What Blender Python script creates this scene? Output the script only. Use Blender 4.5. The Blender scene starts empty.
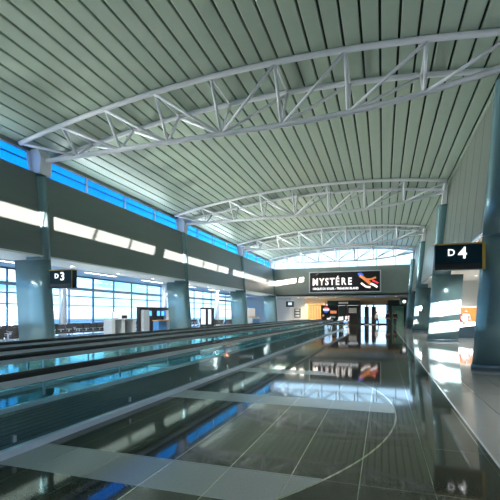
import bpy, bmesh, math, random
from mathutils import Vector, Matrix
random.seed(7)
scene = bpy.context.scene
COL = scene.collection
R = math.radians

# ------------------------------------------------------------------ materials
def mat(name, base, rough=.5, metal=0., spec=.5, noise=0., nscale=8., emit=None, estr=0., bump=0., aniso=None, coat=0.):
    m = bpy.data.materials.new(name); m.use_nodes = True
    nt = m.node_tree; b = nt.nodes['Principled BSDF']
    b.inputs['Base Color'].default_value = (*base, 1)
    b.inputs['Roughness'].default_value = rough
    b.inputs['Metallic'].default_value = metal
    b.inputs['Specular IOR Level'].default_value = spec
    b.inputs['Coat Weight'].default_value = coat
    if noise or bump:
        tc = nt.nodes.new('ShaderNodeTexCoord'); mp = nt.nodes.new('ShaderNodeMapping')
        if aniso: mp.inputs['Scale'].default_value = aniso
        n = nt.nodes.new('ShaderNodeTexNoise'); n.inputs['Scale'].default_value = nscale
        n.inputs['Detail'].default_value = 4
        nt.links.new(tc.outputs['Object'], mp.inputs['Vector']); nt.links.new(mp.outputs['Vector'], n.inputs['Vector'])
        if noise:
            mx = nt.nodes.new('ShaderNodeMix'); mx.data_type = 'RGBA'
            lo = [max(0, c*(1-noise)) for c in base]; hi = [min(1, c*(1+noise)) for c in base]
            mx.inputs['A'].default_value = (*lo, 1); mx.inputs['B'].default_value = (*hi, 1)
            nt.links.new(n.outputs['Fac'], mx.inputs['Factor']); nt.links.new(mx.outputs['Result'], b.inputs['Base Color'])
        if bump:
            bp = nt.nodes.new('ShaderNodeBump'); bp.inputs['Strength'].default_value = bump
            nt.links.new(n.outputs['Fac'], bp.inputs['Height']); nt.links.new(bp.outputs['Normal'], b.inputs['Normal'])
    if emit:
        b.inputs['Emission Color'].default_value = (*emit, 1); b.inputs['Emission Strength'].default_value = estr
    return m

def glass_mat(name, tint, refl=1.0, rough=0.0):
    m = bpy.data.materials.new(name); m.use_nodes = True
    nt = m.node_tree; nt.nodes.clear()
    out = nt.nodes.new('ShaderNodeOutputMaterial'); mix = nt.nodes.new('ShaderNodeMixShader')
    tr = nt.nodes.new('ShaderNodeBsdfTransparent'); tr.inputs['Color'].default_value = (*tint, 1)
    gl = nt.nodes.new('ShaderNodeBsdfGlossy'); gl.inputs['Roughness'].default_value = rough
    fr = nt.nodes.new('ShaderNodeFresnel'); fr.inputs['IOR'].default_value = 1.5
    mu = nt.nodes.new('ShaderNodeMath'); mu.operation = 'MULTIPLY'; mu.inputs[1].default_value = refl
    ge = nt.nodes.new('ShaderNodeNewGeometry'); iv = nt.nodes.new('ShaderNodeMath'); iv.operation = 'SUBTRACT'; iv.inputs[0].default_value = 1
    nt.links.new(ge.outputs['Backfacing'], iv.inputs[1])
    m2 = nt.nodes.new('ShaderNodeMath'); m2.operation = 'MULTIPLY'
    nt.links.new(fr.outputs[0], mu.inputs[0]); nt.links.new(mu.outputs[0], m2.inputs[0]); nt.links.new(iv.outputs[0], m2.inputs[1])
    nt.links.new(m2.outputs[0], mix.inputs[0])
    nt.links.new(tr.outputs[0], mix.inputs[1]); nt.links.new(gl.outputs[0], mix.inputs[2]); nt.links.new(mix.outputs[0], out.inputs[0])
    return m

M = dict(
    ceil=mat('painted_metal_plank', (.43, .52, .42), .34, noise=.05, nscale=3),
    deck=mat('dark_roof_deck', (.03, .045, .035), .8, noise=.2),
    steel=mat('white_painted_steel', (.86, .86, .9), .4, noise=.03),
    bulk=mat('grey_green_panel', (.15, .19, .18), .42, noise=.12, nscale=2, aniso=(1, .3, 3)),
    bulkr=mat('brushed_wall_panel', (.19, .21, .175), .36, metal=.25, noise=.12, nscale=3, aniso=(6, 6, .2)),
    soff=mat('white_soffit_paint', (.8, .83, .8), .5, noise=.03),
    holdceil=mat('hold_room_ceiling', (.34, .44, .52), .45, noise=.05),
    col=mat('brushed_teal_column_metal', (.17, .285, .31), .25, metal=.4, noise=.07, nscale=4, aniso=(1, 1, 6)),
    dark=mat('dark_rubber', (.012, .014, .016), .4, noise=.1),
    black=mat('black_vinyl', (.012, .013, .015), .4, noise=.1),
    alu=mat('satin_aluminium', (.82, .86, .93), .24, metal=.5, noise=.05, nscale=20),
    belt=mat('grooved_belt_rubber', (.010, .012, .014), .5, noise=.15, nscale=30),
    frame=mat('blue_grey_window_frame', (.10, .17, .24), .4, metal=.3, noise=.05),
    wframe=mat('white_window_frame', (.74, .8, .9), .25, noise=.03),
    glass=glass_mat('window_glass', (.72, .9, 1.)),
    blueglass=glass_mat('tinted_clerestory_glass', (.10, .58, .85), .6),
    bglass=glass_mat('balustrade_glass', (.83, .95, .95), 1.0),
    sign=mat('dark_teal_sign_face', (.004, .028, .04), .5, spec=.15, noise=.1),
    yellow=mat('yellow_sign_edge', (.62, .38, .06), .4, noise=.05),
    white=mat('white_letters', (.9, .92, .92), .5, noise=.02, emit=(1, 1, 1), estr=.5),
    signblack=mat('black_sign_panel', (.008, .008, .01), .5, noise=.1),
    wsign=mat('white_sign_frame', (.8, .82, .8), .4, noise=.03),
    lamp=mat('lamp_lens', (.9, .9, .85), .4, emit=(1, .95, .85), estr=4, noise=.01),
    tan=mat('tan_wall_paint', (.72, .52, .33), .5, noise=.06),
    wood=mat('honey_wood_slats', (.5, .26, .09), .4, noise=.3, nscale=6, aniso=(8, 8, .5)),
    grey=mat('grey_wall_paint', (.55, .57, .58), .5, noise=.06),
    counterwhite=mat('white_laminate', (.48, .52, .55), .35, noise=.03),
    blue=mat('blue_laminate', (.06, .22, .5), .4, noise=.05),
    screen=mat('lit_blue_screen', (.02, .08, .3), .2, emit=(.05, .3, 1), estr=1.2, noise=.05),
    screen2=mat('lit_pale_screen', (.3, .3, .3), .2, emit=(.5, .6, .7), estr=.7, noise=.05),
    store=mat('dark_green_storefront', (.012, .035, .035), .35, noise=.2),
    brass=mat('brass_inlay', (.85, .82, .7), .25, metal=1., noise=.1),
    tarmac=mat('pale_apron_concrete', (.5, .5, .5), .8, noise=.2, nscale=.2),
    building=mat('distant_terminal_cladding', (.45, .55, .65), .6, noise=.15, nscale=.3),
    orange=mat('orange_display_fabric', (.8, .22, .05), .6, noise=.35, nscale=4),
    skin=mat('skin', (.5, .3, .22), .55, noise=.05),
    hair=mat('dark_hair', (.025, .018, .014), .6, noise=.3, nscale=30),
    shirtw=mat('white_shirt_cloth', (.75, .8, .88), .8, noise=.05),
    trouser=mat('dark_trousers_cloth', (.03, .04, .06), .8, noise=.1),
    jeans=mat('blue_trousers_cloth', (.25, .38, .6), .8, noise=.1),
    jacket=mat('charcoal_jacket_cloth', (.03, .03, .035), .8, noise=.2),
    red=mat('red_print', (.7, .03, .05), .4, emit=(.8, .05, .08), estr=.4, noise=.03),
    pblue=mat('blue_print', (.04, .12, .6), .4, emit=(.05, .15, .8), estr=.4, noise=.03),
    orprint=mat('orange_print', (.8, .25, .08), .4, noise=.1, emit=(.9, .3, .1), estr=.25),
    goldtext=mat('warm_letters', (.95, .85, .8), .5, noise=.02, emit=(1, .88, .82), estr=.5),
    redwall=mat('red_brown_wall', (.35, .09, .06), .6, noise=.2),
)

# granite floor: procedural tiles, joints and transverse pale bands
def floor_mat():
    m = bpy.data.materials.new('polished_granite_tiles'); m.use_nodes = True
    nt = m.node_tree; b = nt.nodes['Principled BSDF']; L = nt.links
    tc = nt.nodes.new('ShaderNodeTexCoord'); sp = nt.nodes.new('ShaderNodeSeparateXYZ')
    L.new(tc.outputs['Object'], sp.inputs[0])
    def mth(op, a, bb=None, c=None):
        n = nt.nodes.new('ShaderNodeMath'); n.operation = op
        for i, v in enumerate((a, bb, c)):
            if v is None: continue
            if isinstance(v, (int, float)): n.inputs[i].default_value = v
            else: L.new(v, n.inputs[i])
        return n.outputs[0]
    X, Y = sp.outputs['X'], sp.outputs['Y']
    def joint(v, off, step, w):
        f = mth('FRACT', mth('DIVIDE', mth('ADD', v, off), step))
        return mth('LESS_THAN', f, w/step)
    jx = joint(X, .2+61*10,   .61, .008); jy = mth('MULTIPLY', joint(Y, .04+61*10, 1.22, .010), .45)
    jall0 = mth('MAXIMUM', jx, jy)
    # pale bands, 0.66 m wide, every 3.4 m
    f = mth('FRACT', mth('DIVIDE', mth('ADD', Y, .41+3.4*40), 3.4))
    band = mth('LESS_THAN', f, .66/3.4)
    dc = mth('SQRT', mth('ADD', mth('POWER', mth('ADD', X, 5.52), 2), mth('POWER', mth('SUBTRACT', Y, 6.35), 2)))
    band = mth('MULTIPLY', band, mth('LESS_THAN', dc, 5.7))
    arc = mth('MULTIPLY', mth('LESS_THAN', mth('ABSOLUTE', mth('SUBTRACT', dc, 5.7)), .012), mth('GREATER_THAN', X, -1.6))
    jall = mth('MAXIMUM', jall0, arc)
    # tile id tone variation + speckle
    wn = nt.nodes.new('ShaderNodeTexWhiteNoise'); wn.noise_dimensions = '2D'
    cb = nt.nodes.new('ShaderNodeCombineXYZ')
    L.new(mth('FLOOR', mth('DIVIDE', mth('ADD', X, .2+610), .61)), cb.inputs[0]); L.new(mth('FLOOR', mth('DIVIDE', mth('ADD', Y, .04+610), 1.22)), cb.inputs[1])
    L.new(cb.outputs[0], wn.inputs['Vector'])
    nz = nt.nodes.new('ShaderNodeTexNoise'); nz.inputs['Scale'].default_value = 60; nz.inputs['Detail'].default_value = 6
    L.new(tc.outputs['Object'], nz.inputs['Vector'])
    tone = mth('ADD', mth('MULTIPLY', wn.outputs['Value'], .2), mth('MULTIPLY', nz.outputs['Fac'], 1.3))
    def mix(a, bb, fac):
        n = nt.nodes.new('ShaderNodeMix'); n.data_type = 'RGBA'
        for k, v in (('A', a), ('B', bb)):
            if isinstance(v, tuple): n.inputs[k].default_value = (*v, 1)
            else: L.new(v, n.inputs[k])
        L.new(fac, n.inputs['Factor']); return n.outputs['Result']
    right = mth('GREATER_THAN', X, 1.09)
    base = mix((.023, .027, .019), (.075, .08, .058), tone)
    pale = mix((.34, .38, .37), (.60, .63, .60), nz.outputs['Fac'])
    pr = mix((.22, .235, .225), (.36, .37, .355), nz.outputs['Fac'])
    c = mix(base, pale, band)
    c = mix(c, pr, right)
    c = mix(c, (.5, .52, .5), mth('LESS_THAN', X, -8.2))  # hidden left floor made pale to bounce light up onto the soffit
    c = mix(c, (.66, .64, .55), jall)
    L.new(c, b.inputs['Base Color']); L.new(jall, b.inputs['Metallic'])
    rg = mth('ADD', mth('MULTIPLY', nz.outputs['Fac'], .04), .03)
    rg = mth('ADD', rg, mth('MULTIPLY', band, .10))
    L.new(rg, b.inputs['Roughness'])
    b.inputs['Specular IOR Level'].default_value = .5
    return m
M['floor'] = floor_mat()

# ------------------------------------------------------------------ mesh helper
class MB:
    def __init__(s): s.bm = bmesh.new()
    def box(s, x0, x1, y0, y1, z0, z1, bev=0.):
        r = bmesh.ops.create_cube(s.bm, size=1.0)
        vs = r['verts']
        for v in vs:
            v.co = Vector(((x0+x1)/2+v.co.x*(x1-x0), (y0+y1)/2+v.co.y*(y1-y0), (z0+z1)/2+v.co.z*(z1-z0)))
        if bev > 0:
            es = list({e for v in vs for e in v.link_edges})
            bmesh.ops.bevel(s.bm, geom=es, offset=bev, segments=2, affect='EDGES', profile=.5)
        return s
    def tube(s, p, q, r, n=10, r2=None, caps=True):
        p, q = Vector(p), Vector(q); d = q-p
        if d.length < 1e-6: return s
        u = d.normalized(); a = u.orthogonal().normalized(); b = u.cross(a)
        r2 = r if r2 is None else r2
        A = [s.bm.verts.new(p+(a*math.cos(2*math.pi*i/n)+b*math.sin(2*math.pi*i/n))*r) for i in range(n)]
        B = [s.bm.verts.new(q+(a*math.cos(2*math.pi*i/n)+b*math.sin(2*math.pi*i/n))*r2) for i in range(n)]
        for i in range(n):
            f = s.bm.faces.new((A[i], A[(i+1) % n], B[(i+1) % n], B[i])); f.smooth = True
        if caps: s.bm.faces.new(A[::-1]); s.bm.faces.new(B)
        return s
    def path(s, pts, r, n=10):
        pts = [Vector(p) for p in pts]; rings = []
        for i, p in enumerate(pts):
            d = (pts[min(i+1, len(pts)-1)]-pts[max(i-1, 0)]).normalized()
            a = d.cross(Vector((0, 1, 0)));
            if a.length < 1e-3: a = d.cross(Vector((1, 0, 0)))
            a.normalize(); b = d.cross(a)
            rings.append([s.bm.verts.new(p+(a*math.cos(2*math.pi*k/n)+b*math.sin(2*math.pi*k/n))*r) for k in range(n)])
        for A, B in zip(rings, rings[1:]):
            for i in range(n):
                f = s.bm.faces.new((A[i], A[(i+1) % n], B[(i+1) % n], B[i])); f.smooth = True
        s.bm.faces.new(rings[0][::-1]); s.bm.faces.new(rings[-1])
        return s
    def loft(s, rings, smooth=True, caps=True):
        V = [[s.bm.verts.new(p) for p in r] for r in rings]
        n = len(V[0])
        for A, B in zip(V, V[1:]):
            for i in range(n):
                f = s.bm.faces.new((A[i], A[(i+1) % n], B[(i+1) % n], B[i])); f.smooth = smooth
        if caps: s.bm.faces.new(V[0][::-1]); s.bm.faces.new(V[-1])
        return s
    def prism(s, pts, axis, a, b):     # pts 2D extruded along axis from a to b
        def P(p, t):
            return {'x': (t, p[0], p[1]), 'y': (p[0], t, p[1]), 'z': (p[0], p[1], t)}[axis]
        return s.loft([[P(p, a) for p in pts], [P(p, b) for p in pts]], smooth=False)
    def build(s, name, m, parent=None, loc=None):
        bmesh.ops.recalc_face_normals(s.bm, faces=s.bm.faces)
        me = bpy.data.meshes.new(name); s.bm.to_mesh(me); s.bm.free(); me.materials.append(m)
        o = bpy.data.objects.new(name, me); COL.objects.link(o)
        if parent: o.parent = parent
        if loc: o.location = loc
        return o

def tag(o, label, cat, group=None):
    o['label'] = label; o['category'] = cat
    if group: o['group'] = group
    return o
def thing(name, label, cat, loc=(0, 0, 0), rz=0., group=None):
    o = bpy.data.objects.new(name, None); COL.objects.link(o); o.empty_display_size = .2
    o.location = loc; o.rotation_euler = (0, 0, rz)
    return tag(o, label, cat, group)
def struct(name, mb, m, parent=None):
    o = mb.build(name, m, parent)
    if not parent: o['kind'] = 'structure'
    return o
def copy_thing(o, loc, rz=None, label=None, group=None, parent=None):
    c = o.copy(); COL.objects.link(c)
    if parent: c.parent = parent
    if loc is not None: c.location = loc
    if rz is not None: c.rotation_euler = (0, 0, rz)
    if label: c['label'] = label
    if group: c['group'] = group
    for ch in [x for x in bpy.data.objects if x.parent == o]:
        d = ch.copy(); COL.objects.link(d); d.parent = c
        for g in [x for x in bpy.data.objects if x.parent == ch]:
            e = g.copy(); COL.objects.link(e); e.parent = d
    return c
def text_mesh(name, s, size, m, parent, loc, rot=(R(90), 0, 0), sx=1., ext=.01, align='CENTER', bold=.0, shear=0.):
    cu = bpy.data.curves.new(name, 'FONT'); cu.body = s; cu.size = size; cu.extrude = ext; cu.align_x = align
    cu.offset = bold; cu.resolution_u = 3; cu.shear = shear
    t = bpy.data.objects.new(name+'_tmp', cu); COL.objects.link(t)
    bpy.context.view_layer.update()
    dg = bpy.context.evaluated_depsgraph_get()
    me = bpy.data.meshes.new_from_object(t.evaluated_get(dg))
    bpy.data.objects.remove(t); bpy.data.curves.remove(cu)
    me.materials.clear(); me.materials.append(m); me.name = name
    o = bpy.data.objects.new(name, me); COL.objects.link(o)
    o.parent = parent; o.location = loc; o.rotation_euler = rot; o.scale = (sx, 1, 1)
    return o

# ------------------------------------------------------------------ dimensions
COVE_FILL = 230; SPOT_FILL = 850  # powers of the added ledge fill lamps
YB, YF = -45.0, 47.4            # back and far wall
COLY = [12.3, 24.0, 35.7]
PITCH = 11.7
def ceil_z(x): return 9.03-.0113*(x+3.1)**2

# ------------------------------------------------------------------ setting
f = MB(); f.box(-21, 14, YB-1, 64, -.3, 0)
struct('floor', f, M['floor'])
g = MB(); g.box(-400, 400, -300, 500, -5.2, -5)
struct('ground', g, M['tarmac'])
a = MB(); a.box(1.07, 1.095, -10, 47, 0, .0025); struct('trim_1', a, M['alu'])

# ceiling planks (one surface with recessed gaps) under a dark deck
c = MB(); d = MB()
x = -13.0; n = 0
while x < 3.5:
    x2 = min(x+.415, 3.55)
    xm = (x+x2)/2
    za, zb_ = ceil_z(x), ceil_z(x2)
    c.prism([(x, za+.09), (x, za+.012), (x+.02, za), (x2-.02, zb_), (x2, zb_+.012), (x2, zb_+.09)], 'y', YB, YF+.3)
    x += .48
for i in range(24):
    xa = -13.2+i*.72; xb = xa+.725
    za, zb_ = ceil_z(xa)+.1, ceil_z(xb)+.1
    d.prism([(xa, za), (xb, zb_), (xb, zb_+.1), (xa, za+.1)], 'y', YB, YF+.3)
co = struct('ceiling', c, M['ceil'])
do = d.build('roof_deck', M['deck'], co)
# left bulkhead (leans outward), its soffit, its top ledge
w = MB()
w.prism([(-12.45, 3.74), (-12.75, 6.95), (-13.15, 6.95), (-13.15, 6.8), (-12.95, 6.8), (-12.75, 3.74)], 'y', YB, YF)
struct('wall_left', w, M['bulk'])
w = MB(); w.box(-14.5, -12.47, YB, YF, 3.70, 3.80); struct('trim_3', w, M['soff'])
w = MB(); w.box(-12.485, -12.435, YB, YF, 3.68, 3.745); struct('trim_4', w, M['soff'])
w = MB(); w.box(-20.3, -14.4, YB, 62, 4.1, 4.25); w.box(-14.52, -14.4, YB, YF, 3.8, 4.25); struct('ceiling_left', w, M['holdceil'])
# fascia beam above the left clerestory
w = MB(); w.box(-13.2, -12.97, YB, YF, 7.8, 7.95); struct('trim_5', w, M['bulkr'])
# clerestory windows, one per bay
def clerestory(i, y0, y1, nm):
    fr = MB()
    fr.box(-13.11, -13.04, y0, y1, 6.9, 7.0); fr.box(-13.11, -13.04, y0, y1, 7.74, 7.8)
    for k in range(nm+1):
        y = y0+(y1-y0)*k/nm
        fr.box(-13.12, -13.03, y-.05, y+.05, 6.9, 7.8)
    o = struct('window_%d' % i, fr, M['wframe'])
    p = MB(); p.box(-13.081, -13.069, y0, y1, 7.0, 7.74); p.build('pane', M['blueglass'], o)
    fb = MB(); fb.box(-13.10, -13.05, y0, y1, 7.42, 7.47); fb.build('glazing_bar', M['frame'], o)
wi = 1
for k in range(-5, 4):
    y0 = 12.3+PITCH*(k-1); y1 = y0+PITCH
    clerestory(wi, y0+.02, min(y1, YF)-.02, 4); wi += 1
# left outer window wall of the hold room
def bay_window(i, X, y0, y1, z0=0., z1=4.1, nm=5):
    fr = MB(); s = .06
    for (za, zb_) in ((z0, z0+.08), (.95, 1.0), (2.02, 2.08), (2.64, 2.72), (3.1, 3.3), (z1-.1, z1)):
        fr.box(X-s, X+s, y0, y1, za, zb_)
    for k in range(nm+1):
        y = y0+(y1-y0)*k/nm
        fr.box(X-.05, X+.05, y-.035, y+.035, z0, z1)
    o = struct('window_%d' % i, fr, M['frame'])
    p = MB(); p.box(X-.006, X+.006, y0, y1, z0, z1); p.build('pane', M['glass'], o)
for k in range(-3, 5):
    y0 = 12.3+PITCH*(k-1); bay_window(wi, -20, y0+.02, y0+PITCH-.02); wi += 1
# right bulkhead: solid up to the ceiling, with a narrow glazed slot in the unseen rear bays
def right_piece(mb, zlo, zhi, y0, y1, th=.14):
    xl = lambda z: 2.95+(z-3.95)*.1
    mb.prism([(xl(zlo), zlo), (xl(zlo)+th, zlo), (xl(zhi)+th, zhi), (xl(zhi), zhi)], 'y', y0, y1)
w = MB()
SL0, SL1 = 6.84, 7.40
right_piece(w, 3.95, 8.66, 10.6, YF)
right_piece(w, 3.95, SL0, YB, 10.6, .03); right_piece(w, SL1, 8.7, YB, 10.6, .03)
yy = 9.0
while yy > YB:
    right_piece(w, SL0, SL1, yy-1.15, yy-.15, .03)
    for q in (3.6, 6.3, 9.0): right_piece(w, SL0, SL1, yy-q, yy-q+.1, .03)
    yy -= PITCH
# vertical panel seams
struct('wall_right', w, M['bulkr'])
sm = MB()
y = 11.5
while y < YF-.5:
    for zz in range(1):
        xl = lambda z: 2.95+(z-3.95)*.1
        sm.prism([(xl(3.95)-.006, 3.95), (xl(3.95)+.02, 3.95), (xl(8.5)+.02, 8.5), (xl(8.5)-.006, 8.5)], 'y', y-.012, y+.012)
    y += 1.46
struct('trim_6', sm, M['frame'])
w = MB(); w.box(2.97, 13.2, YB, YF, 3.92, 4.0); struct('ceiling_right', w, M['soff'])
w = MB(); w.box(2.92, 2.99, YB, YF, 3.9, 4.0); struct('trim_7', w, M['alu'])
# right outer wall with two ribbon windows
w = MB()
for (z0, z1) in ((0, 1.72), (2.32, 2.62), (3.4, 4.1)): w.box(13, 13.2, YB, 62, z0, z1)
w.box(13, 13.2, 5.4, 62, 1.72, 3.75); w.box(13, 13.2, YB, -9.5, 1.72, 3.75)  # unseen infill, added to keep sun off the near column and shop display
struct('wall_right_outer', w, M['soff'])
w = MB(); w.box(4.6, 13, 33, 33.2, 0, 3.92); struct('wall_right_cross', w, M['soff'])
# far header wall, its corners, and the far clerestory
w = MB(); w.box(-12.9, 3.2, YF, YF+.3, 3.6, 6.85); struct('wall_far', w, mat('lit_far_wall_panel', (.29, .33, .29), .45, noise=.08, nscale=2))  # same panel as the bulkhead, lightened to paint in the hall light
fr = MB()
fr.box(-13.0, 3.4, YF+.1, YF+.2, 6.85, 6.95)
for k in range(9): fr.box(-13.+k*2.05-.04, -13.+k*2.05+.04, YF+.1, YF+.2, 6.9, ceil_z(-13.+k*2.05))
o = struct('window_%d' % wi, fr, M['wframe']); wi += 1
p = MB(); p.prism([(-13.2, 6.9), (3.4, 6.9), (3.4, 8.5), (0, 8.9), (-3, 9.0), (-7, 8.85), (-10, 8.45), (-13, 7.9)], 'y', YF+.145, YF+.155); p.build('pane', M['glass'], o)
w = MB(); w.box(-21, 13.2, YB-.3, YB, 0, 4.15); w.box(-13.1, 3.3, YB-.3, YB, 4.15, 9.6); struct('wall_back', w, M['grey'])
# far lobby: ceiling and end wall pieces
w = MB(); w.box(-20.3, 13.2, YF, 62, 3.6, 3.75); struct('ceiling_far', w, M['holdceil'])
w = MB(); w.box(-20.3, -10.6, 57, 57.2, 0, 3.6); struct('wall_far_left', w, M['grey'])
w = MB(); w.box(-10.6, -7.6, 56.6, 57.2, 0, 3.6); struct('wall_far_tan', w, M['tan'])
w = MB(); w.box(.6, 13.2, 57, 57.2, 0, 3.6); struct('wall_far_right', w, M['store'])
w = MB(); w.box(-7.6, .6, 57, 57.2, 2.75, 3.6); w.box(-7.6, 4.5, 55.3, 55.6, 3.25, 3.6); struct('wall_far_lintel', w, M['tan'])
fr = MB()
for x in (-2.95, -2.1, -1.2, .5): fr.box(x-.09, x+.09, 57, 57.2, 0, 2.75)
fr.box(-3, .6, 57.02, 57.18, .85, .95); fr.box(-3, .6, 57.02, 57.18, 0, .15); fr.box(-3, .6, 57, 57.2, 2.65, 2.75)
o = struct('door_1', fr, M['black'])
p = MB(); p.box(-3, .6, 57.095, 57.105, .1, 2.7); p.build('pane', M['glass'], o)

# outside: a distant terminal and piers seen through the left windows
for i, (x, y, wx, wy, h, lab) in enumerate(((-120, 30, 20, 70, 3.2, 'long low pale terminal beyond the apron, behind the first window bay'),
                                            (-95, 95, 18, 40, 4.5, 'taller pale terminal block beyond the apron, behind the far window bays'))):
    t = thing('terminal_building', lab, 'building', (x, y, -5))
    b = MB(); b.box(-wx/2, wx/2, -wy/2, wy/2, 0, h+3); b.build('wall', M['building'], t)
    b = MB(); b.box(-wx/2-.5, wx/2+.5, -wy/2-.5, wy/2+.5, h+3, h+3.6); b.build('roof', M['wsign'], t)
    b = MB(); b.box(wx/2, wx/2+.1, -wy/2+2, wy/2-2, 3, 5); b.build('window_band', M['frame'], t)

# ------------------------------------------------------------------ leaning columns
def column(name, label, side, Y, ztop):
    # nose at local x = 0 on the floor, body running away from the hall; side -1 = left, +1 = right
    t = thing(name, label, 'column', (-12.05 if side < 0 else 2.3, Y, 0), 0, None)
    def ring(z, grow=0., L0=1.5):
        off = side*.073*z
        pts = []
        hw = .24+grow; L = L0
        for i in range(15):
            th = math.pi*(i/14)-math.pi/2
            pts.append((off-side*grow+side*(hw*1.4)*(1-math.cos(th)), hw*math.sin(th), z))
        pts.append((off+side*(L+grow), hw, z)); pts.append((off+side*(L+grow), -hw, z))
        return pts
    b = MB(); zs = [.12, 1.2, 2.4, 3.6]
    b.loft([ring(z) for z in zs]); b.build('lower_shaft', M['col'], t)
    b = MB(); b.loft([ring(z, 0, .9) for z in (3.6, 4.6, 5.6, ztop-.12, ztop)]); b.build('upper_shaft', M['col'], t)
    b = MB(); b.loft([ring(0, .02), ring(.12, .02)]); b.build('base_plate', M['frame'], t)
    b = MB(); b.loft([ring(3.57, .006), ring(3.60, .006)])
    b.build('seam_band', M['frame'], t)
    if side < 0:   # white flared bracket carrying the roof truss
        b = MB(); b.prism([(-.46, 6.9), (-.80, 6.95), (-1.0, 7.85), (-.55, 7.85), (-.40, 7.5)], 'y', -.28, .28); b.build('roof_bracket', M['steel'], t)
        b = MB(); b.prism([(-.78, 6.95), (-.88, 6.95), (-1.05, 7.8), (-.95, 7.8)], 'y', -.40, -.30); b.build('bracket_flange', M['steel'], t)
    else:
        b = MB(); b.prism([(.72, ztop), (.95, ztop), (1.02, 8.45), (.85, 8.45)], 'y', -.2, .2); b.build('roof_bracket', M['steel'], t)
    return t
column('leaning_column', 'leaning teal metal column by the black D3 gate sign', -1, COLY[0], 6.9)
column('leaning_column', 'leaning metal column beside the dark check-in desk with blue screens', -1, COLY[1], 6.9)
column('leaning_column', 'third leaning metal column along the long wall of lit windows, beyond the desk', -1, COLY[2], 6.9)
column('leaning_column', 'slim far corner column where the window side meets the wall with the show banner', -1, YF-.5, 6.9)
column('leaning_column', 'big dark teal column cut by the photo edge, carrying the D4 sign', 1, COLY[0], 7.75)
column('leaning_column', 'sunlit striped column just behind the D4 gate sign', 1, COLY[1], 7.4)
column('leaning_column', 'third column on the D4 side, slim and blue-lit near the far wall', 1, COLY[2], 7.4)
column('leaning_column', 'last column on the D4 side, at the end of the far wall', 1, YF-.5, 7.4)

# ------------------------------------------------------------------ trusses
PX = [-10.95, -9.05, -7.1, -5.1, -3.05, -1.0, 1.1, 3.15]
def zb_truss(x): return 7.45+(.0177*(x+3)**2 if x > -3 else 0)
def truss(label, Y, first=None):
    if first: return copy_thing(first, (0, Y, 0), label=label)
    t = thing('roof_truss', label, 'truss', (0, Y, 0), 0, 'white trusses under the plank ceiling')
    zt = lambda x: ceil_z(x)-.11
    for s in (-.85, .85):
        b = MB(); b.path([(-12.85+i*.445, s, zt(-12.85+i*.445)) for i in range(37)], .085, 10); b.build('top_chord', M['steel'], t)
    b = MB(); b.path([(-12.75+i*.443, 0, zb_truss(-12.75+i*.443)) for i in range(37)], .085, 10); b.build('bottom_chord', M['steel'], t)
    for s in (-.85, .85):
        for i, x in enumerate(PX):
            b = MB(); b.tube((x, s, zt(x)), (x, 0, zb_truss(x)), .05, 8); b.build('vertical_web', M['steel'], t)
        nodes = [-12.75]+PX
        for i in range(len(nodes)-1):
            if nodes[i+1] <= -5.05: a_, b_ = nodes[i], nodes[i+1]
            else: a_, b_ = nodes[i+1], nodes[i]
            b = MB(); b.tube((a_, s, zt(a_)-.05), (b_, 0, zb_truss(b_)), .05, 8); b.build('diagonal_web', M['steel'], t)
    for x in PX:
        b = MB(); b.tube((x, -.85, zt(x)), (x, .85, zt(x)), .035, 8); b.build('cross_tie', M['steel'], t)
    return t
T1 = truss('nearest white tube truss, the largest, over the D3 sign', COLY[0])
truss('second white tube truss from the camera, over the check-in desk', COLY[1], T1)
truss('third white tube truss from the camera, ending above the third column', COLY[2], T1)
truss('last small white truss against the bright strip above the show banner', YF-.95, T1)

# ------------------------------------------------------------------ moving walkways
WY0, WY1 = -3.0, 46.0
def walkway(label, xr, xl, lab_r, lab_l):
    t = thing('moving_walkway', label, 'moving walkway', ((xr+xl)/2, 0, 0))
    h = (xr-xl)/2
    b = MB(); b.box(-h+.16, h-.16, WY0, WY1, .0, .02)
    for k in range(1, 9):
        xx = -h+.16+(2*h-.32)*k/9; b.box(xx-.01, xx+.01, WY0, WY1, .02, .024)
    b.build('belt', M['belt'], t)
    for s in (-1, 1):
        x = s*h
        b = MB(); b.prism([(x-.08, 0), (x+.05, 0), (x+.035, .07), (x-.05, .07)], 'y', WY0, WY1); b.build('skirt', M['wframe'], t)
        hr = MB()
        prof = [(x-.05, .80), (x-.045, .85), (x-.02, .87), (x+.02, .87), (x+.045, .85), (x+.05, .80)]
        hr.prism(prof, 'y', WY0, WY1)
        hro = hr.build('handrail', M['dark'], t)
        b = MB(); b.box(x-.045, x+.045, WY0+.05, WY1-.05, .725, .80); b.build('rail_deck', M['wsign'], t)
        y = WY0+.1
        while y < WY1-.5:
            y2 = min(y+2.05, WY1-.1)
            g = MB(); g.box(x-.006, x+.006, y+.006, y2-.006, .07, .725); g.build('glass_panel', M['bglass'], t)
            y += 2.05
        p = MB(); p.box(x-.02, x+.02, WY1-.09, WY1-.03, .13, .755); p.build('newel', M['alu'], t)
        # steel clips along the balustrade
        cb = MB(); y = WY0+.1
        while y < WY1:
            cb.box(x-.014, x+.014, y-.02, y+.02, .13, .755 if s < 0 else .2); y += 2.05
        cb.build('joint_strip', M['alu'], t)
    b = MB(); b.box(-h+.1, h-.1, WY1, WY1+1.4, .0, .012); b.build('comb_plate', M['alu'], t)
    return t
walkway('near moving walkway with clear glass sides beside the open granite floor', -3.73, -5.42, '', '')
walkway('second moving walkway beyond a strip of floor, nearer to the window side', -6.65, -8.0, '', '')

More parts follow.
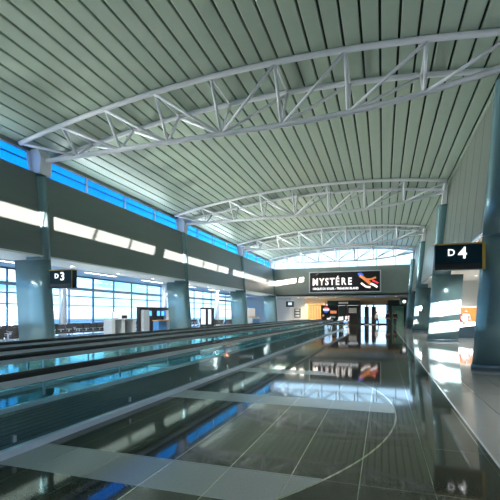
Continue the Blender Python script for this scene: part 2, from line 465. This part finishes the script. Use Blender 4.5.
# ------------------------------------------------------------------ gate signs
def gate_sign(label, x0, x1, Y, z0, z1, num, bracket_x, edge):
    t = thing('gate_sign', label, 'sign', ((x0+x1)/2, Y, z0))
    w, h = x1-x0, z1-z0
    b = MB(); b.box(-w/2, w/2, -.14, .14, 0, h, .01); b.build('sign_box', M['sign'], t)
    b = MB(); b.box(-w/2-.012, w/2+edge, -.15, .15, h, h+.035); b.box(w/2, w/2+edge, -.15, -.11, -.01, h); b.build('yellow_edge', M['yellow'], t)
    b = MB(); b.box(-w/2+.04, w/2-.04, -.155, -.13, .03, .15, .005); b.build('lower_panel', M['black'], t)
    text_mesh('letter', 'D', .25, M['white'], t, (-.17, -.15, h*.56), bold=.004)
    text_mesh('numeral', num, .43, M['white'], t, (.10, -.15, h*.44), bold=.006)
    b = MB(); b.box(min(bracket_x, w/2)-.0, max(bracket_x, w/2), -.04, .04, h*.3, h*.7) if bracket_x > 0 else b.box(bracket_x, -w/2, -.04, .04, h*.3, h*.7)
    b.build('mounting_arm', M['frame'], t)
    return t
gate_sign('dark hanging gate sign reading D3 on the left side', -12.02, -10.98, 12.15, 2.46, 3.12, '3', -.62, .004)
gate_sign('dark hanging gate sign reading D4 with yellow edge on the right side', 1.33, 2.46, 11.95, 2.67, 3.33, '4', .66, .07)

# ------------------------------------------------------------------ show banner
t = thing('show_banner', 'large black illuminated banner reading MYSTÉRE on the far wall', 'sign', (-4.25, YF-.35, 4.0))
b = MB(); b.box(-3.95, 3.95, 0, .33, 0, 2.3, .02); b.build('banner_box', M['signblack'], t)
b = MB()
for (x0, x1, z0, z1) in ((-4.05, 4.05, 2.28, 2.38), (-4.05, 4.05, -.08, .02), (-4.05, -3.93, -.08, 2.38), (3.93, 4.05, -.08, 2.38)): b.box(x0, x1, -.04, .34, z0, z1)
b.build('white_frame', M['wsign'], t)
for i, (ch, x, m) in enumerate(zip('MYSTÉRE', (-3.3, -2.55, -1.95, -1.35, -.75, -.05, .65), ('goldtext',)*7)):
    text_mesh('letter', ch, 1.12, M[m], t, (x, -.02, .83), sx=.78, bold=.035)
text_mesh('small_line', 'CIRQUE DU SOLEIL - TREASURE ISLAND', .34, M['white'], t, (-1.0, -.02, .28), sx=.86, bold=.012)
def blob(name, pts, rad, m, parent):
    b = MB(); b.path([Vector(p) for p in pts], rad, 8); return b.build(name, m, parent)
blob('acrobat_body', [(1.75, -.02, 1.85), (2.2, -.02, 1.5), (2.6, -.02, 1.15), (2.9, -.02, .85)], .17, M['orprint'], t)
blob('acrobat_limb', [(2.3, -.03, 1.4), (2.9, -.03, 1.35), (3.5, -.03, 1.55)], .10, M['orprint'], t)
blob('acrobat_limb', [(2.85, -.03, .9), (3.3, -.03, .7), (3.65, -.03, .45)], .12, M['goldtext'], t)
blob('acrobat_limb', [(1.9, -.03, .95), (2.4, -.03, .55), (2.9, -.03, .45)], .11, M['goldtext'], t)
blob('acrobat_sash', [(1.55, -.03, 1.95), (1.85, -.03, 2.0), (2.1, -.03, 1.8)], .14, M['pblue'], t)
blob('acrobat_limb', [(3.1, -.03, 1.25), (3.5, -.03, 1.05), (3.75, -.03, .9)], .09, M['red'], t)

# ------------------------------------------------------------------ waiting benches
def bench(label):
    t = thing('waiting_bench', label, 'bench', (0, 0, 0), 0, 'black beam benches in the waiting area')
    # seats side by side along local Y, facing +X
    b = MB(); b.box(-.04, .04, -1.2, 1.2, .33, .39); b.build('beam', M['alu'], t)
    for y in (-.85, .85):
        b = MB(); b.tube((0, y, .33), (0, y, .03), .03); b.box(-.28, .28, y-.03, y+.03, 0, .04, .008); b.build('leg', M['alu'], t)
    for k in range(4):
        y = -.9+.6*k
        b = MB(); b.box(-.24, .26, y-.26, y+.26, .39, .47, .03); b.build('seat', M['black'], t)
        b = MB(); b.prism([(-.2, .45), (-.13, .45), (-.27, .88), (-.33, .88)], 'y', y-.26, y+.26); b.build('backrest', M['black'], t)
    for k in range(5):
        y = -1.2+.6*k
        b = MB(); b.box(-.2, .2, y-.025, y+.025, .60, .63, .008); b.box(-.03, .03, y-.02, y+.02, .39, .60); b.build('armrest', M['alu'], t)
    return t
ords = ['first', 'second', 'third', 'fourth', 'fifth', 'sixth', 'seventh', 'eighth', 'ninth', 'tenth', 'eleventh', 'twelfth', 'thirteenth', 'fourteenth', 'fifteenth', 'sixteenth']
proto = None
def put_bench(x, y, rz, label):
    global proto
    if proto is None:
        proto = bench(label); proto.location = (x, y, 0); proto.rotation_euler = (0, 0, rz)
    else: copy_thing(proto, (x, y, 0), rz, label)
for i in range(13):
    put_bench(-18.6, 10.2+i*2.75, 0, '%s black waiting bench along the window row, counted from the D3 column outward' % ords[i])
k = 0
for i in range(13):
    y = 9.0+i*2.75
    if 17.0 < y < 29.0 or 29.5 < y < 33: continue
    put_bench(-15.6, y, math.pi, '%s black waiting bench along the front row by the walkway, counted from the D3 column' % ords[k]); k += 1
for i in range(4):
    put_bench(-17.0, 12.6+i*2.6, 0, '%s black waiting bench in the middle row, between window row and front row' % ords[i])

# round hold-room columns in front of the windows
def round_col(x, y, label):
    t = thing('round_column', label, 'column', (x, y, 0))
    b = MB(); b.tube((0, 0, .1), (0, 0, 4.1), .22, 24); b.build('shaft', M['alu'], t)
    b = MB(); b.tube((0, 0, 0), (0, 0, .1), .27, 24); b.build('base_ring', M['frame'], t)
round_col(-18.0, 19.0, 'round silver column before the windows, just right of the D3 sign')
round_col(-18.0, 30.6, 'round silver column before the windows beyond the check-in desk')
round_col(-18.0, 42.2, 'round silver column before the farthest window bay')

# ------------------------------------------------------------------ gate desks
t = thing('gate_desk', 'dark gate desk with blue screens and wood-topped counter near second column', 'desk', (-15.6, 25.0, 0))
b = MB(); b.box(-.12, .12, -1.9, 1.9, 0, 1.95, .02); b.build('back_panel', M['black'], t)
for y0, y1 in ((-1.75, -1.05), (1.2, 1.75)):
    b = MB(); b.box(.1, .35, y0, y1, .3, 1.75, .02); b.build('side_cabinet', M['counterwhite'], t)
for y in (-.75, .35, .95):
    b = MB(); b.box(.12, .2, y-.24, y+.24, 1.3, 1.72, .01); s = b.build('monitor', M['black'], t)
    b = MB(); b.box(.2, .206, y-.2, y+.2, 1.34, 1.68); b.build('screen', M['screen'], s)
b = MB(); b.box(.95, 1.5, -1.7, 1.7, 1.0, 1.06, .01); b.build('counter_top', M['wood'], t)
for k, (y0, y1, m) in enumerate(((-1.65, -.6, 'blue'), (-.5, .2, 'counterwhite'), (.28, .8, 'black'), (.85, 1.65, 'counterwhite'))):
    b = MB(); b.box(1.0, 1.42, y0, y1, 0, 1.0, .01); b.build('counter_front', M[m], t)
t = thing('boarding_podium', 'white boarding podium with two dark openings before the D3 windows', 'desk', (-14.4, 19.6, 0))
b = MB(); b.box(-.3, .3, -1.15, 1.15, 1.14, 1.2, .01); b.build('podium_top', M['counterwhite'], t)
for y in (-1.0, -.1, .95):
    b = MB(); b.box(-.27, .27, y-.16, y+.16, 0, 1.14, .02); b.build('podium_pier', M['counterwhite'], t)
b = MB(); b.box(-.25, -.2, -1.1, 1.1, .2, 1.14); b.build('podium_back', M['black'], t)
b = MB(); b.box(-.06, .02, -.75, -.2, 1.2, 1.62, .02); s = b.build('monitor', M['counterwhite'], t)
b = MB(); b.box(.02, .026, -.7, -.25, 1.25, 1.57); b.build('screen', M['screen2'], s)
b = MB(); b.box(-.1, .1, .2, .5, 1.2, 1.4, .02); b.build('boarding_reader', M['dark'], t)
t = thing('information_kiosk', 'tall dark kiosk with pale glowing panel between second and third columns', 'kiosk', (-14.2, 31.2, 0))
b = MB(); b.box(-.3, .3, -.8, .8, 0, 2.0, .03); b.build('kiosk_body', M['black'], t)
b = MB(); b.box(.3, .31, -.5, .1, .6, 1.85); b.box(-.2, .2, -.81, -.80, .6, 1.85); b.build('glowing_panel', M['screen2'], t)
b = MB(); b.box(-.35, .35, -.85, .85, 0, .08, .01); b.build('plinth', M['alu'], t)
t = thing('check_in_counter', 'white counter with dark front panel beyond the third column', 'desk', (-14.0, 43.3, 0))
b = MB(); b.box(-.35, .35, -1.5, 1.5, 0, 1.1, .02); b.build('counter_body', M['counterwhite'], t)
b = MB(); b.box(-.4, .4, -1.55, 1.55, 1.1, 1.15, .01); b.build('counter_top', M['wood'], t)
b = MB(); b.box(.35, .37, -1.2, 1.2, .2, .9); b.build('front_panel', M['blue'], t)
b = MB(); b.box(-.3, -.2, -1.3, 1.3, 1.15, 2.1, .02); b.build('back_screen', M['counterwhite'], t)

# ------------------------------------------------------------------ far lobby
t = thing('ceiling_monitor', 'black flight monitor hanging beside the far corner column', 'monitor', (-11.6, 51.5, 2.35))
b = MB(); b.box(-.5, .5, -.15, .15, 0, .75, .03); s = b.build('monitor_case', M['black'], t)
b = MB(); b.box(-.2, .3, -.16, -.15, .25, .6); b.build('screen', M['screen2'], s)
b = MB(); b.tube((0, 0, .75), (0, 0, 1.25), .03); b.build('hanger', M['frame'], t)
t = thing('wall_poster', 'narrow notice board of small pale panels under the hanging monitor', 'notice board', (-11.7, 56.9, .9))
b = MB(); b.box(-.45, .45, -.06, .04, 0, 1.3, .01); b.build('board', M['store'], t)
for z in (.15, .55, .95):
    b = MB(); b.box(-.3, .3, -.07, -.06, z, z+.25); b.build('notice', M['counterwhite'], t)
t = thing('slatted_door', 'honey wood slatted double door in the tan far wall', 'door', (-9.0, 56.5, 0))
b = MB(); b.box(-1.0, 1.0, -.03, .08, 0, 2.7); b.build('door_panel', M['redwall'], t)
b = MB()
for k in range(9): b.box(-.95+k*.225, -.85+k*.225, -.07, -.03, .1, 2.6)
b.build('wood_slats', M['wood'], t)
b = MB(); b.box(-1.1, -1.0, -.08, .08, 0, 2.8); b.box(1.0, 1.1, -.08, .08, 0, 2.8); b.box(-1.1, 1.1, -.08, .08, 2.7, 2.8); b.build('door_frame', M['wood'], t)
t = thing('drink_display', 'black drink display board with round red white and blue mark', 'display', (-6.25, 50.0, 0))
b = MB(); b.box(-1.05, 1.05, -.2, .2, .7, 2.5, .04); b.build('display_board', M['signblack'], t)
b = MB(); b.box(-.9, .9, -.15, .15, 0, .7); b.build('pedestal', M['black'], t)
def disc_part(z0, z1, name, m, r=.36, cx=-.4, cz=1.98):
    b = MB(); pts = []
    n = 16
    zz = [z0+(z1-z0)*i/n for i in range(n+1)]
    L = [(cx-math.sqrt(max(0, r*r-z*z)), cz+z) for z in zz]; Rg = [(cx+math.sqrt(max(1e-6, r*r-z*z))+.001, cz+z) for z in zz]
    b.prism(L+Rg[::-1], 'y', -.225, -.2); return b.build(name, m, t)
disc_part(.1, .36, 'red_cap', M['red']); disc_part(-.1, .1, 'white_wave', M['white']); disc_part(-.36, -.1, 'blue_base', M['pblue'])
b = MB(); b.box(.1, .85, -.22, -.2, 1.5, 1.85); b.build('orange_picture', M['orprint'], t)
b = MB(); b.box(.05, .7, -.22, -.2, .95, 1.15); b.build('pale_caption_bar', M['wsign'], t)
b = MB(); b.tube((-.75, -.22, 1.25), (-.75, -.2, 1.25), .13, 16); b.build('orange_dot', M['orprint'], t)
t = thing('newsstand', 'dark shop front with small pale header lettering under the far wall', 'shop', (-5.1, 56.0, 0))
b = MB(); b.box(-2.2, 2.2, -.1, .3, 2.6, 3.3, .02); b.build('header_board', M['store'], t)
b = MB(); b.box(-.7, .6, -.12, -.1, 2.82, 3.08); b.build('pale_header_strip', M['wsign'], t)
for x in (-2.2, .2, 1.9):
    b = MB(); b.box(x, x+.3, -.1, .3, 0, 2.6); b.build('door_post', M['black'], t)
b = MB(); b.box(-2.1, 2.1, 1.0, 1.1, 0, 2.6); b.build('back_panel', M['store'], t)
b = MB(); b.box(.6, 1.75, .1, .2, .0, 1.4, .02); b.build('low_cabinet', M['black'], t)
b = MB(); b.box(.65, 1.7, .05, .12, 1.55, 2.25); b.build('pale_poster', M['wsign'], t)
for i, (x, lab) in enumerate(((-2.05, 'tall black display stand before the bright far doors, beside the shop front'), (-1.15, 'second black display stand before the bright far doors'))):
    t = thing('display_stand', lab, 'stand', (x, 55.2, 0))
    b = MB(); b.box(-.28, .28, -.15, .15, .06, 2.4, .03); b.build('stand_panel', M['black'], t)
    b = MB(); b.box(-.35, .35, -.25, .25, 0, .06, .01); b.build('stand_foot', M['alu'], t)
t = thing('boutique', 'dark green boutique with arched pale doorway at the end of the hall', 'shop', (2.0, 55.9, 0))
b = MB(); b.box(-1.3, 1.6, 0, .4, 2.5, 3.3, .02); b.build('header_board', M['store'], t)
b = MB(); b.box(-1.3, -.9, 0, .4, 0, 2.5); b.box(.6, 1.6, 0, .4, 0, 2.5); b.build('wall_panel', M['store'], t)
b = MB(); b.box(-.9, .6, .5, .6, 0, 2.5); b.build('lit_back_panel', mat('pale_green_shop_interior', (.2, .45, .38), .5, noise=.3, nscale=3), t)
t = thing('round_sign', 'small white round sign high on the dark wall by the last column', 'sign', (2.45, 52, 2.6))
b = MB(); b.tube((0, 0, .35), (0, .12, .35), .2, 20); b.build('sign_disc', M['white'], t)
b = MB(); b.box(-.5, .5, .1, .2, -.1, .8, .02); b.build('sign_box', M['store'], t)
b = MB(); b.tube((0, .15, .8), (0, .15, .9), .03); b.build('hanger', M['frame'], t)

# ------------------------------------------------------------------ people (continuous skinned bodies with clothing)
def skin_chain(name, verts, edges, radii, m, parent, root=0, sub=2):
    me = bpy.data.meshes.new(name); me.from_pydata(verts, edges, []); o = bpy.data.objects.new(name, me); COL.objects.link(o)
    md = o.modifiers.new('s', 'SKIN'); sv = me.skin_vertices[0].data
    for i, r in enumerate(radii):
        sv[i].radius = r if isinstance(r, tuple) else (r, r); sv[i].use_root = (i == root)
    ms = o.modifiers.new('d', 'SUBSURF'); ms.levels = sub; ms.render_levels = sub
    bpy.context.view_layer.update(); dg = bpy.context.evaluated_depsgraph_get()
    nm = bpy.data.meshes.new_from_object(o.evaluated_get(dg)); nm.name = name
    o.modifiers.clear(); o.data = nm; nm.materials.clear(); nm.materials.append(m)
    for p in nm.polygons: p.use_smooth = True
    o.parent = parent
    return o
def person(label, loc, rz, top, bottom, stride=.18, lift=0., armbend=0., bag=False):
    t = thing('person', label, 'person', loc, rz)
    hip, sh = .92, 1.42
    def leg(s, f): return [(s*.095, 0, hip-.05), (s*.10, f*.5-.03, .5), (s*.10, f, .09), (s*.105, f-.13, .035)]
    def arm(s, f): return [(s*.19, 0, sh-.02), (s*.235, .02-f*.3, 1.14), (s*.24, -.05-f*.5-armbend*.25, .90+armbend*.22), (s*.23, -.07-f*.55-armbend*.33, .82+armbend*.3)]
    L1, L2, A1, A2 = leg(-1, stride), leg(1, -stride), arm(-1, -stride), arm(1, stride)
    V = [(0, 0, hip), (0, .01, 1.12), (0, .01, 1.32), (0, 0, sh), (0, 0, 1.50), (0, -.01, 1.60), (0, -.01, 1.68)]
    Rr_ = [(.15, .11), (.135, .10), (.155, .105), (.12, .085), .055, (.075, .095), (.07, .085)]
    E = [(0, 1), (1, 2), (2, 3), (3, 4), (4, 5), (5, 6)]
    def add(ch, rad, base):
        k = base
        for p, r in zip(ch, rad):
            V.append(p); Rr_.append(r); E.append((k, len(V)-1)); k = len(V)-1
    add(L1, (.095, .062, .042, .04), 0); add(L2, (.095, .062, .042, .04), 0)
    add(A1, (.055, .042, .032, .036), 3); add(A2, (.055, .042, .032, .036), 3)
    body = skin_chain('body', V, E, Rr_, M['skin'], t)
    # nose and ears as face relief, five fingers per hand
    fb = MB(); fb.tube((0, -.095, 1.615), (0, -.125, 1.59), .008, 8, .016)
    for s in (-1, 1): fb.tube((s*.07, 0, 1.615), (s*.085, .005, 1.615), .025, 8)
    fb.build('face', M['skin'], t)
    for A in (A1, A2):
        hb = MB(); hx, hy, hz = A[3]; hz -= .02
        for q, ln in enumerate((.06, .07, .075, .065)):
            hb.path([(hx, hy-.03+.02*q, hz), (hx-.006, hy-.032+.02*q, hz-ln*.6), (hx-.015*(1 if hx > 0 else -1), hy-.034+.02*q, hz-ln)], .009, 6)
        hb.path([(hx, hy-.04, hz+.03), (hx, hy-.065, hz), (hx, hy-.06, hz-.03)], .01, 6)
        hb.build('fingers', M['skin'], t)
    # shirt
    V2 = [(0, 0, hip-.02), (0, .01, 1.12), (0, .01, 1.32), (0, 0, sh)]; R2 = [(.165, .125), (.15, .115), (.17, .12), (.13, .095)]; E2 = [(0, 1), (1, 2), (2, 3)]
    for A in (A1, A2):
        V2.append(A[0]); R2.append(.068); E2.append((3, len(V2)-1)); V2.append(A[1]); R2.append(.054); E2.append((len(V2)-2, len(V2)-1))
        V2.append(tuple(A[2])); R2.append(.045); E2.append((len(V2)-2, len(V2)-1))
    skin_chain('shirt', V2, E2, R2, M[top], t)
    V3 = [(0, 0, hip+.04), (0, 0, hip-.03)]; R3 = [(.155, .12), (.16, .12)]; E3 = [(0, 1)]
    for Lg in (L1, L2):
        k = 1
        for p, r in zip(Lg[:3], (.105, .075, .062)): V3.append(p); R3.append(r); E3.append((k, len(V3)-1)); k = len(V3)-1
    skin_chain('trousers', V3, E3, R3, M[bottom], t)
    for Lg in (L1, L2):
        x, y, z = Lg[2]; b = MB(); b.box(x-.05, x+.05, y-.19, y+.07, 0, .085, .03); b.build('shoe', M['dark'], t)
    hb = MB(); bmesh.ops.create_uvsphere(hb.bm, u_segments=16, v_segments=10, radius=.1)
    for v in hb.bm.verts: v.co = Vector((v.co.x*.82, v.co.y*1.0+.02, v.co.z*.9+1.675))
    for f_ in hb.bm.faces: f_.smooth = True
    hb.build('hair', M['hair'], t)
    return t
person('person in white shirt and blue trousers standing at the orange shop display', (5.1, 29.0, 0), R(10), 'shirtw', 'jeans', .05, 0, .6)
person('person in dark clothes walking toward the far doors, nearer one of the pair', (.55, 49.5, 0), R(180), 'jacket', 'trouser', .22)
person('person in dark clothes walking just behind the pair, beside the green shop', (1.35, 50.6, 0), R(170), 'jacket', 'trouser', .2)
person('person in white top walking in front of the bright far doors', (-.75, 53.4, 0), R(60), 'shirtw', 'trouser', .2)

# ------------------------------------------------------------------ shop display between the D4 columns
t = thing('shop_display', 'orange and red shop display wall behind the standing person', 'display', (5.8, 30.2, 0))
b = MB(); b.box(-1.3, 1.6, 0, .12, 0, 1.9, .02); b.build('back_panel', M['orange'], t)
b = MB(); b.box(.35, 1.5, -.05, 0, .6, 1.7); b.build('dark_picture', M['store'], t)
b = MB(); b.box(-1.1, -.5, -.04, 0, .5, 1.5); b.build('red_picture', M['redwall'], t)
b = MB(); b.box(-1.35, 1.65, -.02, .14, 1.9, 1.98); b.build('white_header', M['wsign'], t)
t = thing('shop_counter', 'low dark counter in front of the standing person on the D4 side', 'counter', (5.3, 27.9, 0))
b = MB(); b.box(-1.2, 1.2, -.3, .3, 0, .75, .02); b.build('counter_body', M['frame'], t)
b = MB(); b.box(-1.25, 1.25, -.35, .35, .75, .82, .01); b.build('counter_top', M['wsign'], t)
b = MB(); b.box(-.4, -.3, -.1, .1, .82, .83); 
bx = [(-.8, 'white carton lying on the dark shop counter'), (-.1, 'crumpled white packet on the dark shop counter, middle one'), (.6, 'white paper stack at the far end of the dark shop counter')]
b.bm.free()
for i, (x, lab) in enumerate(bx):
    o = MB().box(-.2, .2, -.14, .14, 0, .12+.04*i, .03).build(['carton', 'packet', 'paper_stack'][i], M['counterwhite']); o.location = (5.3+x, 27.9, .82); o.rotation_euler = (0, 0, .2*i); tag(o, lab, ['box', 'packet', 'paper'][i])

# ------------------------------------------------------------------ soffit downlights (real lamps), then added fill lamps
def downlight(label, x, y, z, group, power=30, col=(1, .95, .88)):
    t = thing('downlight', label, 'ceiling light', (x, y, z), 0, group)
    b = MB(); b.tube((0, 0, -.015), (0, 0, .02), .11, 20); b.build('trim_ring', M['frame'], t)
    b = MB(); b.tube((0, 0, -.02), (0, 0, -.015), .08, 20); b.build('lens', M['lamp'], t)
    if power:
        l = bpy.data.lights.new('lamp', 'SPOT'); l.energy = power; l.spot_size = R(150); l.spot_blend = 1; l.shadow_soft_size = .08; l.color = col
        lo = bpy.data.objects.new('lamp', l); COL.objects.link(lo); lo.parent = t; lo.location = (0, 0, -.04)
i = 0
for k in range(4):
    for q in (2.6, 6.0, 9.4):
        y = 12.3+PITCH*(k-1)+q
        downlight('small round soffit downlight over the walkway side', -13.6, y, 3.69, 'downlights in the window side soffit', 260); i += 1
for k in range(6):
    downlight('small round downlight in the far lobby ceiling', -10.5+k*2.4, 51.5, 3.6, 'downlights in the far lobby ceiling', 260, (1, .82, .62))
for k in range(5):
    downlight('small round downlight in the ceiling on the D4 side', 4.6, 6+k*8.0, 3.92, 'downlights in the D4 side ceiling', 650)

for k in range(7):  # strips added to brighten the waiting room floor and soffit
    t = thing('fill_strip_light', 'long added fill strip light in the window-side waiting room ceiling', 'ceiling light', (-17.6, 9.5+k*6.2, 4.098), 0, 'added fill strip lights over the waiting benches')
    b = MB(); b.box(-.12, .12, -1.5, 1.5, -.04, 0, .01); b.build('housing', M['frame'], t)
    b = MB(); b.box(-.09, .09, -1.46, 1.46, -.05, -.04); b.build('diffuser', M['lamp'], t)
    l = bpy.data.lights.new('lamp', 'AREA'); l.shape = 'RECTANGLE'; l.size = .18; l.size_y = 2.9; l.energy = 60; l.color = (.95, 1, .95)
    lo = bpy.data.objects.new('lamp', l); COL.objects.link(lo); lo.parent = t; lo.location = (0, 0, -.06)
# fill lamps added to brighten ceiling and trusses, unseen behind the left bulkhead lip
for k in range(0, 4):
    yc = 12.3+PITCH*(k-.5)
    t = thing('fill_cove_light', 'added linear fill light lying unseen on the ledge under the high left windows', 'ceiling light', (-12.89, yc, 6.95), 0, 'added fill lights on the left ledge')
    b = MB(); b.prism([(-.10, 0), (.06, 0), (-.05, .02), (-.07, .10), (-.10, .10)], 'y', -4.5, 4.5); b.build('housing', M['alu'], t)
    l = bpy.data.lights.new('lamp', 'AREA'); l.shape = 'RECTANGLE'; l.size = .1; l.size_y = 9; l.energy = COVE_FILL*(.15, .2, .25, .3)[k]; l.color = (.86, .98, 1)
    lo = bpy.data.objects.new('lamp', l); COL.objects.link(lo); lo.parent = t; lo.location = (-.02, 0, .06)
    zv = -Vector((.985, 0, .17)).normalized(); yv = Vector((0, 1, 0)); xv = yv.cross(zv)
    lo.rotation_euler = Matrix((xv, yv, zv)).transposed().to_euler()
    for q in (-4.4, -2.2, 0, 2.2, 4.4):
        sl = bpy.data.lights.new('fill_spot', 'SPOT'); sl.energy = SPOT_FILL*(.45, .85, 1.15, 1.3)[k]; sl.spot_size = R(54); sl.spot_blend = 1; sl.shadow_soft_size = .06; sl.color = (.93, 1, .93)
        sb = bpy.data.objects.new('fill_spot', sl); COL.objects.link(sb); sb.parent = t; sb.location = (-.01, q, .07)
        sb.rotation_euler = Vector((1, 0, .11)).to_track_quat('-Z', 'Y').to_euler()

for i, x in enumerate((-10.2, -8.2)):  # warm lamps added to brighten the tan far wall
    downlight(('added warm fill downlight near the notice board wall', 'added warm fill downlight before the slatted wooden door')[i], x, 55.2, 3.6, None, 700, (1, .8, .58))
downlight('added fill downlight before the orange shop display', 5.6, 28.6, 3.92, None, 500)  # lamp added to brighten the shop display and the person

# ------------------------------------------------------------------ daylight
W = bpy.data.worlds.new('sky'); scene.world = W; W.use_nodes = True
nt = W.node_tree; nt.nodes.clear()
out = nt.nodes.new('ShaderNodeOutputWorld'); bg = nt.nodes.new('ShaderNodeBackground')
tc = nt.nodes.new('ShaderNodeTexCoord'); sp = nt.nodes.new('ShaderNodeSeparateXYZ'); rp = nt.nodes.new('ShaderNodeValToRGB')
nt.links.new(tc.outputs['Generated'], sp.inputs[0]); nt.links.new(sp.outputs['Z'], rp.inputs['Fac'])
cr = rp.color_ramp; cr.interpolation = 'EASE'; cr.elements[0].position = 0; cr.elements[0].color = (.62, .84, .95, 1)
cr.elements[1].position = 1; cr.elements[1].color = (.35, .62, 1.0, 1)
e = cr.elements.new(.07); e.color = (.25, .62, .95, 1)
e = cr.elements.new(.2); e.color = (.12, .45, 1.0, 1)
# bright cloud bank toward the far end of the hall
dt = nt.nodes.new('ShaderNodeMapRange'); dt.inputs['From Min'].default_value = .75; dt.inputs['From Max'].default_value = .97
nt.links.new(sp.outputs['Y'], dt.inputs['Value'])
cl = nt.nodes.new('ShaderNodeTexNoise'); cl.inputs['Scale'].default_value = 5; cl.inputs['Detail'].default_value = 6
mpc = nt.nodes.new('ShaderNodeMapping'); mpc.inputs['Scale'].default_value = (1, 1, 7)
nt.links.new(tc.outputs['Generated'], mpc.inputs['Vector']); nt.links.new(mpc.outputs['Vector'], cl.inputs['Vector'])
cm = nt.nodes.new('ShaderNodeMapRange'); cm.inputs['From Min'].default_value = .47; cm.inputs['From Max'].default_value = .62
nt.links.new(cl.outputs['Fac'], cm.inputs['Value'])
lowz = nt.nodes.new('ShaderNodeMapRange'); lowz.inputs['From Min'].default_value = .22; lowz.inputs['From Max'].default_value = .10
nt.links.new(sp.outputs['Z'], lowz.inputs['Value'])
cmul = nt.nodes.new('ShaderNodeMath'); cmul.operation = 'MULTIPLY'; nt.links.new(cm.outputs[0], cmul.inputs[0]); nt.links.new(lowz.outputs[0], cmul.inputs[1])
mc = nt.nodes.new('ShaderNodeMix'); mc.data_type = 'RGBA'; mc.inputs['B'].default_value = (1.1, 1.12, 1.15, 1)
nt.links.new(cmul.outputs[0], mc.inputs['Factor']); nt.links.new(rp.outputs['Color'], mc.inputs['A'])
mx = nt.nodes.new('ShaderNodeMix'); mx.data_type = 'RGBA'; mx.inputs['B'].default_value = (.95, .98, 1.05, 1)
nt.links.new(dt.outputs[0], mx.inputs['Factor']); nt.links.new(mc.outputs['Result'], mx.inputs['A'])
nt.links.new(mx.outputs['Result'], bg.inputs['Color']); bg.inputs['Strength'].default_value = 1.15
nt.links.new(bg.outputs[0], out.inputs[0])
sun = bpy.data.lights.new('low_sun', 'SUN'); sun.energy = 28; sun.angle = R(.08); sun.color = (1, .80, .74)
so = bpy.data.objects.new('low_sun', sun); COL.objects.link(so)
dirv = Vector((-1, 3, -.125)).normalized()
so.rotation_euler = dirv.to_track_quat('-Z', 'Y').to_euler()

# ------------------------------------------------------------------ camera
cam = bpy.data.cameras.new('camera'); cam.sensor_width = 36; cam.lens = 28.8; cam.shift_y = .127; cam.clip_end = 2000
co_ = bpy.data.objects.new('camera', cam); COL.objects.link(co_); co_.location = (0, 0, 1.5)
co_.rotation_euler = (R(90), 0, math.atan(133/400))
scene.camera = co_
vs = scene.view_settings; vs.view_transform = 'Standard'; vs.look = 'None'; vs.gamma = 1; vs.use_curve_mapping = False; vs.exposure = 1.35
scene.cycles.use_denoising = True
scene.cycles.max_bounces = 12; scene.cycles.diffuse_bounces = 5; scene.cycles.glossy_bounces = 5; scene.cycles.transparent_max_bounces = 24
